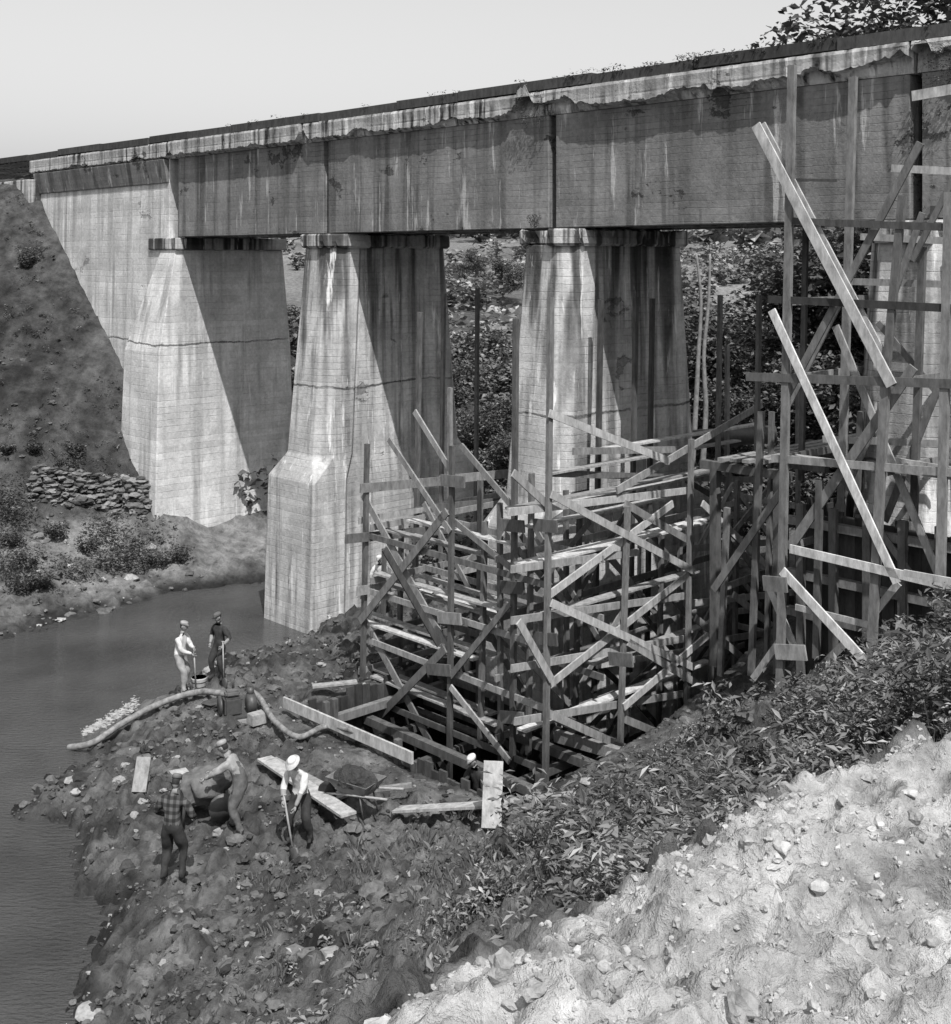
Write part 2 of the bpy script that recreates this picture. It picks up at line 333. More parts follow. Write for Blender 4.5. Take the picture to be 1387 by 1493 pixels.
def rect(u0,u1,v0,v1,z): return [B(u0,v0,z),B(u1,v0,z),B(u1,v1,z),B(u0,v1,z)]
bp(loft('abutment_stem',[rect(42.75,45.9,23.3,30,-1.5),rect(43.0,45.8,23.7,29.8,8.3),rect(43.15,44.3,24.5,29.5,12.3)],M['abut'],None,.04))
bp(bbox('bridge_seat',43.0,45.2,24.42,29.6,12.302,12.76,M['conc'],None,.04))
bp(bbox('back_wall',43.95,45.,25.3,29.3,12.5,15.86,M['girder'],None,.0))
bp(loft('wing_wall',[rect(43.75,56,24.35,25.3,0),rect(43.75,56,24.58,25.25,15.2),rect(43.75,56,24.58,25.25,15.88)],M['abut'],None,.02))
bp(loft('wing_haunch',[rect(43.8,55.9,24.5,25.2,14.95),rect(43.8,55.9,24.32,25.2,15.87)],M['girder'],None,.02))
bp(loft('wing_wall_far',[rect(43.75,56,28.6,29.6,0),rect(43.75,56,28.6,29.1,15.88)],M['abut'],None,.02))
bp(bbox('wing_end_block',55.6,60,24.0,29.6,12,15.6,M['conc'],None,.03))
# ------------------------------------------------------------------ SCAFFOLDS
nv=Vector((CS,SN,0)); du=Vector((-SN,CS,0))
def wt(lo=.2,hi=.5): return random.uniform(lo,hi)*.7
S=Acc()
def L(a,b,v=20.2,w=.17,t=.045,tone=None,acc=None,f=pv,off=0):
    p=Vector(f(a[0],a[1],v));q=Vector(f(b[0],b[1],v)); nn=nv if f is pv else du
    p=p+nn*off;q=q+nn*off
    (acc or S).beam(p,q,w,t,nn,tone*random.uniform(.6,.95) if tone is not None else wt())
def R(a,b,u=19.05,**k): L(a,b,u,f=pu,**k)
def post(a,b,v,f=pv,w=.13,acc=None,tone=None): L(a,b,v,w=w,t=.1,f=f,acc=acc,tone=tone*.9 if tone is not None else wt(.10,.28))
for a,b,v in [((535,647),(527,1075),20.2),((659,650),(655,1135),20.2),((752,465),(747,1118),20.25),((612,455),(603,985),22.5),((647,428),(640,960),27.5),((696,420),(692,900),28.5),((585,760),(580,1100),21.6),((700,700),(697,1110),21.8),((560,800),(556,1040),23.4)]: post(a,b,v)
for a,b in [((803,433),(795,1140)),((915,738),(904,1085)),((1042,733),(1036,1030)),((1008,640),(1001,1065))]: post(a,b,19.05,pu)
for a,b,u in [((876,437),(866,1010),21.3),((927,433),(918,980),21.4),((951,435),(943,960),21.4),((1050,430),(1043,900),20.6),((1107,430),(1098,960),18.6),((707,760),(700,1090),21.5),((845,745),(838,1080),20.6),((1125,600),(1118,960),17),((775,690),(770,1100),20.6),((1075,700),(1070,1000),19.4),((965,740),(960,1060),20.4)]: post(a,b,u,pu)
for k,(a,b) in enumerate([((525,722),(657,962)),((655,745),(528,905)),((527,905),(650,1135)),((652,945),(540,1060)),((657,760),(748,835)),((570,640),(660,775)),((668,650),(745,742)),((660,1000),(747,1110)),((600,600),(655,690)),((745,880),(660,985))]):
    L(a,b,20.2,w=.2 if k<4 else .15,off=-.08 if k%2 else .09,tone=wt(.25,.6))
for a,b in [((525,712),(657,700)),((503,786),(716,765)),((520,862),(650,843)),((628,742),(745,730)),((640,700),(745,690)),((530,1000),(640,975)),((560,940),(745,905))]: R(a,b,25.6,w=.24,tone=wt(.18,.42))
for k,(a,b,t) in enumerate([((797,602),(972,672),.5),((903,716),(1115,590),.4),((800,720),(1008,832),.35),((800,872),(985,735),.5),((1020,733),(1125,835),.45),((915,735),(1010,790),.3),
    ((800,878),(1008,972),.45),((805,1000),(1008,838),.55),((905,1030),(1040,915),.45),((800,1040),(922,1095),.4),((912,935),(1036,1010),.4),((752,690),(800,735),.3),((752,905),(800,990),.35),((910,1048),(1000,1085),.4),
    ((1065,866),(1175,955),.5),((1040,865),(1120,835),.3),((1010,900),(1110,985),.3),((1010,1040),(1110,950),.35)]):
    R(a,b,19.05,w=.18,off=.09 if k%2 else -.08,tone=t)
for a,b,u in [((560,800),(640,940),21.4),((760,780),(830,900),21.4),((700,900),(780,1040),21.4),((840,760),(930,860),21.4),((840,940),(940,1030),21.4),((930,870),(1010,790),21.4),((1000,700),(1100,760),21.4),((860,1060),(960,960),20.6),((960,850),(1060,960),20.4),((1080,870),(990,1000),20.2),
    ((780,860),(860,760),20.5),((880,800),(960,900),20.5),((1050,760),(1120,860),19.),((1130,700),(1050,800),19.2),((600,900),(700,800),24.9),((620,960),(720,1060),24.6)]: R(a,b,u,w=.15,tone=wt(.12,.35))
for a,b,u,t in [((740,747),(1003,715),19.2,.5),((745,830),(930,805),19.2,.45),((835,658),(1003,655),20.4,.3),((745,905),(1003,868),19.2,.4),((745,975),(1003,930),19.2,.35),((750,1052),(1005,1010),19.2,.4),((800,690),(1100,700),21,.2),((1003,800),(1130,790),19.2,.3),((930,905),(1110,888),21,.35),((1003,880),(1170,862),19.2,.35),((870,970),(1060,940),20.6,.5),((1000,760),(1140,742),20,.25),((1010,940),(1120,922),19.3,.3)]: R(a,b,u,w=.17,tone=t)
for x_,y_ in [(747,765),(795,765),(660,700),(655,900),(747,1045),(905,960),(795,930),(1130,850),(640,975),(747,855)]: L((x_-17,y_),(x_+17,y_+3),20.1,w=.28,t=.05,tone=wt(.15,.4))
for z_ in (-.6,.7,2.1,3.5,4.9):
    S.beam(B(19.1,22.1,z_),B(25.6,22.1,z_+random.uniform(-.1,.1)),.16,.05,nv,wt(.12,.4)); S.beam(B(20.8,20.2,z_),B(20.8,30.3,z_+random.uniform(-.1,.1)),.16,.05,du,wt(.12,.4)); S.beam(B(25.5,20.2,z_),B(25.5,30.3,z_),.16,.05,du,wt(.12,.4))
    S.beam(B(19.1,20.25,z_-.3),B(25.6,20.25,z_-.3+random.uniform(-.15,.15)),.15,.05,nv,wt(.12,.4))
for k,u_ in enumerate(np.arange(19.2,25.4,2.1)):
    for z_ in (-1.6,.8,3.): S.beam(B(u_,22.05,z_),B(u_+2.1,22.05,z_+2.3) if (k+int(z_))%2 else B(u_+2.1,22.05,z_-.0+.1),.14,.045,nv,wt(.12,.4))
for k,v_ in enumerate(np.arange(20.4,30,2.3)):
    S.beam(B(20.8,v_,-1.9),B(20.85,v_,6.2),.12,.1,du,wt(.1,.25))
    for z_ in (-1.6,.9,3.3): 
        a_,b_=(z_,z_+2.2) if (k%2) else (z_+2.2,z_); S.beam(B(20.72,v_,a_),B(20.72,v_+2.3,b_),.14,.045,du,wt(.12,.4))
def plank(px,py,v,ulen,wd=.27,acc=S,tone=None,tilt=0):
    p=Vector(pv(px,py,v)); q=p-du*ulen+Vector((0,0,tilt)); acc.beam(p,q,wd,.05,(0,0,1),tone if tone is not None else wt(.3,.75))
for px,py,v,l in [(598,758,20.45,4.),(555,770,20.8,4.6),(600,780,21.2,4.3),(550,835,20.4,4.8),(556,848,20.75,4.7),(610,838,21.3,3.9),(530,905,20.4,4.4),(534,893,20.8,5),(545,985,20.4,4.7),(550,975,20.8,4.5),(545,1010,21.2,4.6),(610,860,22,4.4)]:
    plank(px,py,v,l,tilt=random.uniform(-.05,.05))
def plankn(px,py,u,vlen,wd=.27,tone=None):
    p=Vector(pu(px,py,u)); S.beam(p,p+nv*vlen,wd,.05,(0,0,1),tone if tone is not None else wt(.3,.75))
for px,py,u,l in [(742,742,19.5,8),(742,748,19.9,7.6),(752,828,19.5,7),(755,822,19.95,7.6),(770,768,20.4,5),(760,905,19.6,6.5),(860,968,19.7,5),(760,1065,19.5,7),(800,690,21,8),(845,660,21,8)]: plankn(px,py,u,l)
for v_ in (23.5,27,30.3):
    S.beam(B(26,v_,-1),B(26.05,v_,8.3),.13,.1,nv,.2)
for u_ in (19.1,21.5,23.8,26): S.beam(B(u_,30.4,-1),B(u_,30.45,9.4),.13,.1,du,.2)
for z_ in (1.2,3.1,5.): S.beam(B(19,30.4,z_),B(26.1,30.4,z_),.17,.05,nv,.3)
for z_ in (1.0,3.,5.): S.beam(B(26,20.2,z_),B(26,30.4,z_),.17,.05,du,.3)
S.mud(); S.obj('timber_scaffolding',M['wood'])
S=Acc()
post((1155,95),(1137,1010),21.5,w=.16,tone=.28); post((1244,112),(1222,905),23.2,w=.16,tone=.25); post((1292,540),(1270,966),21.5,w=.17,tone=.2); post((1316,285),(1290,560),21.55,w=.14,tone=.2)
post((1384,280),(1370,900),21.5,w=.16,tone=.25); post((1345,360),(1332,760),23.,w=.14,tone=.15); post((1110,600),(1095,985),22.5,tone=.15); post((1060,740),(1050,985),24,tone=.2);post((1195,700),(1190,960),21.6,tone=.15)
post((1255,600),(1245,930),23.8,tone=.15); post((1175,320),(1168,700),27,tone=.15);post((1420,200),(1410,900),21.5);post((1460,200),(1450,900),23.5);post((1362,300),(1350,740),24.5,tone=.12)
for k,(a,b,t,w,v) in enumerate([((1102,182),(1300,562),.62,.21,21.4),((1112,180),(1290,520),.5,.12,21.55),((1342,208),(1143,585),.2,.15,21.6),((1125,452),(1308,850),.6,.17,21.4),((1150,800),(1332,535),.28,.19,21.6),((1218,475),(1378,862),.35,.15,22.),
    ((1140,832),(1262,965),.6,.19,21.4),((1150,700),(1040,860),.22,.16,22.2),((1118,848),(1165,960),.4,.15,21.7),((1345,310),(1300,440),.2,.12,22.3),((1230,430),(1150,590),.2,.13,23.4),((1280,470),(1390,600),.2,.13,23.2),((1300,560),(1200,790),.22,.14,23.2),((1170,1000),(1230,940),.25,.15,21.7),((1098,990),(1140,930),.3,.14,21.6),((1270,900),(1310,850),.4,.14,21.6),((1370,560),(1290,760),.2,.14,23.),((1230,700),(1330,840),.2,.13,22.4),((1330,380),(1400,240),.2,.12,22.6)]):
    L(a,b,v,w=w,tone=t)
for a,b,t,w,v in [((1150,322),(1400,332),.12,.14,21.5),((1120,436),(1400,450),.07,.15,21.5),((1088,549),(1400,560),.12,.17,21.45),((1125,668),(1400,690),.35,.15,21.5),((1152,800),(1400,858),.55,.17,21.4),((1290,672),(1400,690),.5,.2,22.6),((1160,262),(1220,263),.1,.06,23.),
    ((1330,140),(1400,128),.5,.2,22.8),((1318,835),(1400,850),.6,.12,21.2),((1130,950),(1175,952),.35,.3,21.4),((1300,245),(1400,250),.4,.15,23),((1255,345),(1400,352),.35,.14,23.2),((1160,885),(1270,912),.4,.12,21.7),((1230,410),(1400,415),.3,.14,23.3),((1200,640),(1400,648),.3,.14,23.3)]:
    L(a,b,v,w=w,tone=t)
for px,py,l in [(1150,322,6),(1150,440,6),(1145,552,6),(1145,668,7),(1140,800,7),(1290,560,6),(1285,690,6)]:
    p=Vector(pv(px,py,21.5)); S.beam(p,p+nv*l,.15,.05,du,wt(.12,.35))
for k in range(4):
    plank(1150,664,21.8+k*.33,5.5,tone=wt(.3,.55),acc=S)
S.obj('scaffold_tower',M['wood'])
K=Acc()
def sheet(acc,p0,p1,ztop,zbot,th=.06,pw=.24,jit=.12,tone=(.04,.1)):
    a=Vector(p0);b=Vector(p1); Ld=(b-a).length; n=int(Ld/pw); dr=(b-a)/Ld; nm=Vector((-dr.y,dr.x,0))
    for i in range(n):
        m=a+dr*(i+.5)*pw
        acc.beam(m+Vector((0,0,zbot))+nm*random.uniform(-.015,.015),m+Vector((0,0,ztop+random.uniform(-jit,jit)))+nm*random.uniform(-.02,.02),pw*.95,th,nm,random.uniform(*tone))
def b2(u,v): return B(u,v,0)
sheet(K,b2(17.92,17.6),b2(25.,17.6),.95,-2.4,tone=(.04,.11)); sheet(K,b2(25.,17.6),b2(25.,31),1.0,-2.4,tone=(.03,.07)); sheet(K,b2(17.92,17.6),b2(17.92,31),.85,-2.4,tone=(.03,.08)); sheet(K,b2(18.75,22.4),b2(25,22.4),.5,-2.4,tone=(.02,.05))
K.beam(pv(812,1072,22.3),pv(920,1103,22.3),.26,.26,(0,0,1),.28); K.beam(pu(920,1100,18.75),pu(1095,1040,18.75),.24,.26,(0,0,1),.25)
K.beam(B(18.1,17.8,.45),B(24.9,17.8,.45),.18,.2,(0,0,1),.2);K.beam(B(24.8,17.7,.5),B(24.8,30,.5),.18,.2,(0,0,1),.2)
K.beam(B(25.25,17.3,1.1),B(20.5,17.4,1.1),.06,.26,(0,0,1),.4)
for v_ in (19.6,21.6): K.beam(B(18.,v_,.2),B(24.9,v_,.2),.2,.2,(0,0,1),.13)
for u_ in (20,22.4,24.2): K.beam(B(u_,17.8,-.1),B(u_,22.4,-.1),.16,.18,(0,0,1),.12)
for k in range(3): K.beam(B(19.0+.32*k,17.8,-.75),B(19.0+.32*k,20.9,-.75),.29,.06,(0,0,1),.14)
for px,py in [(475,1010),(487,1005),(580,1070)]:
    p=Vector(pz(px,py+80,.2)); K.beam(p,p+Vector((0,0,1.1)),.14,.14,du,.1)
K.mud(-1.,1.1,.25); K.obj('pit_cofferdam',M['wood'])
K=Acc()
a0=pv(1160,735,22.7); b0=pv(1420,780,22.7)
ul,_=uv(a0[0],a0[1]); ur,_=uv(b0[0],b0[1])
sheet(K,(a0[0],a0[1],0),(b0[0],b0[1],0),6.75,1.5,tone=(.03,.07),pw=.28)
sheet(K,b2(ul,22.7),b2(ul,31),6.75,1.5,tone=(.03,.07)); sheet(K,b2(ur,22.7),b2(ur,31),6.75,1.5,tone=(.03,.07))
for z_ in (6.5,5.4,4.6): K.beam(B(ul+.1,22.55,z_),B(ur,22.55,z_),.18,.16,(0,0,1),wt(.15,.35))
for k in range(7): 
    uu=ul-.3-k*.75; K.beam(B(uu,22.42,3),B(uu,22.42,6.9),.16,.12,nv,.12)
for z_ in (6.4,5.2): K.beam(B(ul+.16,22.5,z_),B(ul+.16,31,z_),.18,.16,(0,0,1),.16)
K.obj('sheet_pile_cofferdam',M['wood'])
K=Acc()
for k in range(4):
    K.beam(B(16.5+k*.35,24.6,7.2-.02*k),B(16.8+k*.35,33,7.0),.2,.08,(0,0,1),wt(.25,.5))
for k in range(5): K.beam(B(15.9,25+k*1.6,6.9),B(18.4,25+k*1.6,6.9),.2,.2,(0,0,1),.1)
for k in range(3): K.beam(B(16.2,25+k*3.,2.),B(16.2,25+k*3,6.8),.2,.2,nv,.1); K.beam(B(18.,25+k*3.,2.),B(18.,25+k*3,6.8),.2,.2,nv,.1)
K.obj('timber_trestle',M['wood'])
# ------------------------------------------------------------------ tubes / props
def tube(name,pts,r,mat,parent=None,ns=10,rads=None):
    pts=[Vector(p) for p in pts]; V=[];Fc=[]; up=Vector((0,0,1))
    for i,p in enumerate(pts):
        t=(pts[min(i+1,len(pts)-1)]-pts[max(i-1,0)]).normalized(); a=t.cross(up); a=a.normalized() if a.length>1e-3 else Vector((1,0,0)); b=a.cross(t)
        rr=rads[i] if rads else r
        for k in range(ns): th=2*math.pi*k/ns; V.append(tuple(p+a*math.cos(th)*rr+b*math.sin(th)*rr))
    for i in range(len(pts)-1):
        for k in range(ns): j=(k+1)%ns; Fc.append((i*ns+k,i*ns+j,(i+1)*ns+j,(i+1)*ns+k))
    Fc.append(tuple(range(ns-1,-1,-1))); Fc.append(tuple((len(pts)-1)*ns+k for k in range(ns)))
    return mk(name,V,Fc,mat,None,parent,True)
def spline(pts,n=10):
    P=[Vector(p) for p in pts]; out=[]
    for i in range(len(P)-1):
        p0=P[max(i-1,0)];p1=P[i];p2=P[i+1];p3=P[min(i+2,len(P)-1)]
        for k in range(n):
            t=k/n; out.append(.5*((2*p1)+(p2-p0)*t+(2*p0-5*p1+4*p2-p3)*t*t+(3*p1-p0-3*p2+p3)*t**3))
    out.append(P[-1]); return out
def hose(name,pts,r):
    q=spline(pts,16); tube(name,q,r,M['hose'],rads=[r*(1+.07*(i%2)) for i in range(len(q))])
o1=pz(100,1090,.02); h1=[o1]+[gp(a,b,.5,u_) for a,b,u_ in [(135,1092,.12),(180,1065,.14),(235,1035,.16),(290,1025,.2),(335,1034,.35)]]
hose('suction_hose',h1,.075)
hose('discharge_hose',[gp(a,b,.7,u_) for a,b,u_ in [(362,1032,.4),(378,1040,.35),(400,1068,.16),(435,1085,.14),(475,1072,.2)]]+[pz(520,1068,1.1),pz(545,1090,.4)],.065)
tube('large_pipe',[pY(1010,640,38),pY(1060,637,38),pY(1130,633,38)],.28,M['steel'],ns=16)
def box(name,cx,cy,cz,sx,sy,sz,mat,parent,bev=.015,rot=0):
    me=bpy.data.meshes.new(name); bm=bmesh.new(); bmesh.ops.create_cube(bm,size=1); bmesh.ops.scale(bm,vec=(sx,sy,sz),verts=bm.verts)
    if bev: bmesh.ops.bevel(bm,geom=bm.edges[:],offset=min(bev,min(sx,sy,sz)*.3),segments=2,affect='EDGES')
    bm.to_mesh(me); bm.free(); me.materials.append(mat); o=bpy.data.objects.new(name,me); o.location=(cx,cy,cz); o.rotation_euler[2]=rot; return link(o,parent)
pp=gp(347,1050); pump=empty('water_pump',pp); pump.rotation_euler[2]=.4
lw=simple('weathered_wood',.3,.3,8)
box('skid_left',0,-.28,.06,1.1,.1,.1,lw,pump);box('skid_right',0,.28,.06,1.1,.1,.1,lw,pump);box('bed_plate',0,0,.14,.95,.6,.05,M['steel'],pump)
box('engine_block',-.15,0,.38,.42,.36,.42,M['steel'],pump,.04);box('fuel_tank',-.15,0,.68,.36,.26,.14,M['mgrey'],pump,.05)
tube('volute',[(.18,-.02,.38),(.22,-.02,.38),(.4,-.02,.38),(.44,-.02,.38)],.2,M['steel'],pump,rads=[.12,.24,.24,.12],ns=16)
tube('flywheel',[(-.42,0,.4),(-.47,0,.4)],.24,M['steel'],pump,ns=20); tube('exhaust',[(-.1,.12,.7),(-.1,.12,.95),(-.05,.2,1.0)],.03,M['steel'],pump)
tube('outlet',[(.3,0,.55),(.3,0,.75)],.09,M['steel'],pump); box('tool_box',.35,-.5,.16,.4,.28,.26,lw,pump,.01,.3)
bk=gp(290,1010); be=empty('bucket',(bk[0],bk[1],bk[2]+.03))
tube('pail',[(0,0,0),(0,0,.02),(0,0,.33),(0,0,.36),(0,0,.36),(0,0,.06)],.15,M['galv'],be,rads=[.15,.155,.2,.205,.19,.15],ns=20)
tube('band_low',[(0,0,.12),(0,0,.15)],.15,M['steel'],be,rads=[.172,.176],ns=20); tube('band_high',[(0,0,.24),(0,0,.27)],.15,M['steel'],be,rads=[.19,.195],ns=20)
tube('bail',[(-.2,0,.35),(-.16,.05,.45),(0,.09,.5),(.16,.05,.45),(.2,0,.35)],.008,M['steel'],be)
wb=gp(522,1198); we=empty('wheelbarrow',(wb[0],wb[1],wb[2]+.06)); we.rotation_euler[2]=2.6
def rr(x0,x1,y_,z): return [(x0,-y_,z),(x1,-y_*.85,z),(x1,y_*.85,z),(x0,y_,z)]
loft('tray',[rr(-.25,.35,.22,.38),rr(-.45,.6,.36,.68),rr(-.43,.58,.34,.68),rr(-.24,.34,.2,.42)],simple('worn_tray_steel',.15,.4,6,.5,.005,.5),we,.015)
bmd=bmesh.new(); bmesh.ops.create_icosphere(bmd,subdivisions=4,radius=1)
for v_ in bmd.verts:
    q=v_.co; k_=1+.7*float(fbm(q.x*3+5,q.y*3+q.z*2,4,80)); v_.co=Vector((q.x*.46*k_+.07,q.y*.31*k_,.62+max(q.z,-.2)*.26*k_))
me=bpy.data.meshes.new('dirt_load'); bmd.to_mesh(me); bmd.free(); a_=me.attributes.new('tone','FLOAT','POINT'); a_.data.foreach_set('value',[.05]*len(me.vertices)); me.materials.append(M['earth']); link(bpy.data.objects.new('dirt_load',me),we)
for s_ in (-1,1):
    tube('handle_%d'%s_,[(.75,s_*.06,.22),(.3,s_*.2,.36),(-.9,s_*.28,.55)],.022,lw,we); tube('leg_%d'%s_,[(-.2,s_*.22,.4),(-.3,s_*.24,.0)],.018,M['steel'],we)
tube('wheel',[(.78,-.035,.21),(.78,-.03,.21),(.78,.03,.21),(.78,.035,.21)],.2,M['boot'],we,rads=[.16,.21,.21,.16],ns=24)
tube('axle',[(.78,-.09,.21),(.78,.09,.21)],.02,M['steel'],we)
ce=empty('tarp_covered_mixer',gp(298,1198)); ce.rotation_euler[2]=.35; bmd=bmesh.new(); bmesh.ops.create_icosphere(bmd,subdivisions=5,radius=1)
for v_ in bmd.verts:
    q=v_.co; a=math.atan2(q.y,q.x); fold=1+.16*math.sin(a*7+q.z*4+math.sin(a*3)*2)*(1-q.z)*.5+.45*float(fbm(q.x*2.5+q.z,q.y*2.5+3,4,81))
    sgn=lambda t:math.copysign(abs(t)**.7,t); v_.co=Vector((sgn(q.x)*.55*fold,sgn(q.y)*.36*fold,.72+sgn(q.z)*.27*(1+.9*float(fbm(q.x*3,q.y*3,4,82)))+.10*q.x))
me=bpy.data.meshes.new('tarp'); bmd.to_mesh(me); bmd.free(); me.polygons.foreach_set('use_smooth',[True]*len(me.polygons)); me.materials.append(M['tarp']); link(bpy.data.objects.new('tarp',me),ce)
for sx in (-.4,.4):
    for sy in (-.22,.22): tube('leg_%g_%g'%(sx,sy),[(sx*1.15,sy,0),(sx,sy,.6)],.035,M['steel'],ce)
tube('crank_wheel',[(.3,-.40,.35),(.3,-.44,.35)],.28,M['steel'],ce,ns=20); box('frame',0,0,.42,.8,.45,.12,M['steel'],ce)
def loose(p,q,w=.28,t=.05,tone=.36,up=(0,0,1)):
    a=Acc(); a.beam(p,q,w,t,up,tone); return a.obj('plank',M['wood'])
loose(gp(385,1122,.8,.15),gp(508,1204,.8,.2),.34); loose(gp(395,1120,.8,.12),gp(500,1175,.8,.15),.28,tone=.25)
loose(gp(578,1194,.8,.15),gp(742,1188,.8,.15),.3); loose(gp(655,1190,.8,.1),gp(835,1180,.8,.2),.25,tone=.3)
loose(gp(258,1145,.8,.3),gp(290,1190,.8,.3),.36); q_=gp(716,1218,.8,.1); loose(q_,(q_[0]+.05,q_[1]+.55,q_[2]+1.0),.36,.05,.33,(0,-.9,.5))
q_=gp(202,1165,.6,0); loose(q_,(q_[0]+.02,q_[1]+.35,q_[2]+.6),.3,.06,.25,(0,-.8,.5))
loose(gp(455,1020,.8,.3),gp(520,1075,.8,.35),.22,tone=.28); loose(gp(1270,978,4,.1),gp(1335,995,4,.15),.15,tone=.5)
loose(gp(495,1165,.8,.1),gp(600,1160,.8,.15),.1,.08,.2)
# ------------------------------------------------------------------ rocks / clods
bm=bmesh.new(); bmesh.ops.create_icosphere(bm,subdivisions=2,radius=1); iv=np.array([v.co[:] for v in bm.verts]); ifc=np.array([[v.index for v in f.verts] for f in bm.faces]); bm.free()
def rocks(name,P,sz,tone,flat=.7,mat='rock',rough=.7):
    n=len(P); k=len(iv); V=np.zeros((n,k,3)); r=1+rough*(rng.random((n,k))-.5)+.5*(rng.random((n,1))-.5)
    a=rng.random(n)*6.28; s=(rng.random((n,3))*.8+.6)*np.asarray(sz)[:,None]; s[:,2]*=flat
    v=iv[None]*r[...,None]*s[:,None,:]; ca,sa=np.cos(a)[:,None],np.sin(a)[:,None]
    V[...,0]=v[...,0]*ca-v[...,1]*sa; V[...,1]=v[...,0]*sa+v[...,1]*ca; V[...,2]=v[...,2]; V+=P[:,None,:]
    Fc=(ifc[None]+(np.arange(n)*k)[:,None,None]).reshape(-1,3); return mk(name,V.reshape(-1,3),Fc,M[mat],np.repeat(tone,k))
def scatter(n,x0,x1,y0,y1,cond):
    X=rng.uniform(x0,x1,n);Y=rng.uniform(y0,y1,n);Z=ht(X,Y); m=cond(X,Y,Z); return np.c_[X,Y,Z][m]
def ft(n,lo,hi,bright,p): return np.where(rng.random(n)<p,bright,rng.uniform(lo,hi,n))
P=scatter(19000,-10,6,13,38,lambda X,Y,Z:(Z>.0)&(Z<3.2)&(pitmask(X,Y)<-.15)&(rng.random(len(X))<.25+1.2*sst(-.05,.15,fbm(X*.8,Y*.8,3,99)))); s=rng.gamma(1.1,.026,len(P))+.015; rocks('mud_clods',P,np.minimum(s,.2),ft(len(P),.03,.14,.26,.07),.6)
P=scatter(17000,-2.5,6.5,4,10.5,lambda X,Y,Z:(plateau(X,Y)>-.15)&(rng.random(len(X))<.2+1.3*sst(-.08,.12,fbm(X*1.5,Y*1.5,3,98)))); s=rng.gamma(.8,.011,len(P))+.004; rocks('spoil_clods',P,np.minimum(s,.075),rng.uniform(.24,.42,len(P)),.8)
P=scatter(3500,-26,-4,38,56,lambda X,Y,Z:(Z>.0)&(Z<12)&(uv(X,Y)[1]<24)&((Z<2.6)|(rng.random(len(X))<.15))); s=rng.gamma(1.2,.035,len(P))+.02; rocks('bank_stones',P,np.minimum(s,.22),np.where(P[:,2]<2.4,ft(len(P),.06,.17,.34,.1),rng.uniform(.05,.12,len(P))),.6)
bl=np.array([gp(108,1160,.3),gp(122,1345,.2),gp(128,1482,.3),gp(1105,1120,4),gp(222,800,1),gp(190,845,1),gp(115,1345,.3)]); rocks('boulders',bl,np.array([.2,.16,.18,.14,.26,.18,.14]),np.full(len(bl),.32),.6,rough=.5)
fp=[]
for k in range(700):
    t=rng.random(); px=122+t*78+rng.normal(0,2.5); py=1068-t*42+rng.normal(0,2.5+3*t); q=pz(px,py,0.); fp.append((q[0],q[1],-.005))
rocks('outflow_foam',np.array(fp),rng.uniform(.02,.05,len(fp)),np.full(len(fp),.5),.22,'foam')
P=[];sz=[]
for k in np.arange(0,1.001,.03):
    bx=gp(46+k*168,728+k*18)
    for r_ in range(7):
        P.append((bx[0]+random.uniform(-.12,.12),bx[1]+r_*.05+random.uniform(-.08,.08),bx[2]+r_*.19-.1)); sz.append(random.uniform(.13,.23))
rocks('dry_stone_wall',np.array(P),np.array(sz),rng.uniform(.05,.22,len(P)),.42)
# ------------------------------------------------------------------ foliage
def leaves(name,C,size,tone,aspect=.45,upbias=.6,parent=None,mat='leaf'):
    n=len(C); az=rng.random(n)*2*np.pi; el=rng.uniform(-.7,.6,n); s=np.asarray(size)
    D=np.c_[np.cos(az)*np.cos(el),np.sin(az)*np.cos(el),np.sin(el)]
    Nn=np.c_[rng.normal(0,1-upbias,n),rng.normal(0,1-upbias,n),np.ones(n)]; S_=np.cross(D,Nn); S_/=np.linalg.norm(S_,axis=1)[:,None]+1e-9
    U=np.cross(S_,D)
    a=C-D*s[:,None]*.5; b=C+S_*(s*aspect*.5)[:,None]+U*(s*.06)[:,None]; d_=C-S_*(s*aspect*.5)[:,None]+U*(s*.06)[:,None]; c_=C+D*s[:,None]*.5-U*(s*.1)[:,None]
    V=np.stack([a,b,c_,d_],1).reshape(-1,3); Fc=np.arange(4*n).reshape(n,4); return mk(name,V,Fc,M[mat],np.repeat(tone,4),parent)
def plants(name,P,hgt,nl,ls,tones,spread=.5,aspect=.4,upb=.5):
    C=[];Sz=[];T=[]
    for i in range(len(P)):
        m=nl; h=hgt[i]; th=rng.random(m)*6.28; t=rng.random(m)**.7; r=spread*h*np.sqrt(rng.random(m))*(.35+.65*t)
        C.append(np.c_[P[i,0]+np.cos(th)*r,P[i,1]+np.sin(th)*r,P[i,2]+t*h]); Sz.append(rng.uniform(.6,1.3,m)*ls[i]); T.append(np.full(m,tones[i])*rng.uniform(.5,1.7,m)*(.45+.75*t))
    return leaves(name,np.concatenate(C),np.concatenate(Sz),np.concatenate(T),aspect,upb)
def slope_cond(X,Y,Z):
    dens=sst(-.02,.12,fbm(X*.55,Y*.55,4,90))*.95+.03
    left=sst(-2.5,1.5,X-(Y-18)*.12)
    return (Z>1.5)&(plateau(X,Y)<-.5)&(pitmask(X,Y)<-1.1)&(rng.random(len(X))<dens*(.2+.8*left))&(Y<28)&(uv(X,Y)[1]<22.2)
P=scatter(8500,-5,11,8,28,slope_cond); cs=sst(.3,3,-plateau(P[:,0],P[:,1]))*.6+.4
plants('slope_weeds',P,rng.gamma(3,.09,len(P)).clip(.1,.6)*np.clip(1.2-(P[:,1]-18)*.06,.5,1.15)*cs,26,rng.uniform(.06,.12,len(P)),rng.uniform(.05,.2,len(P)),.7)
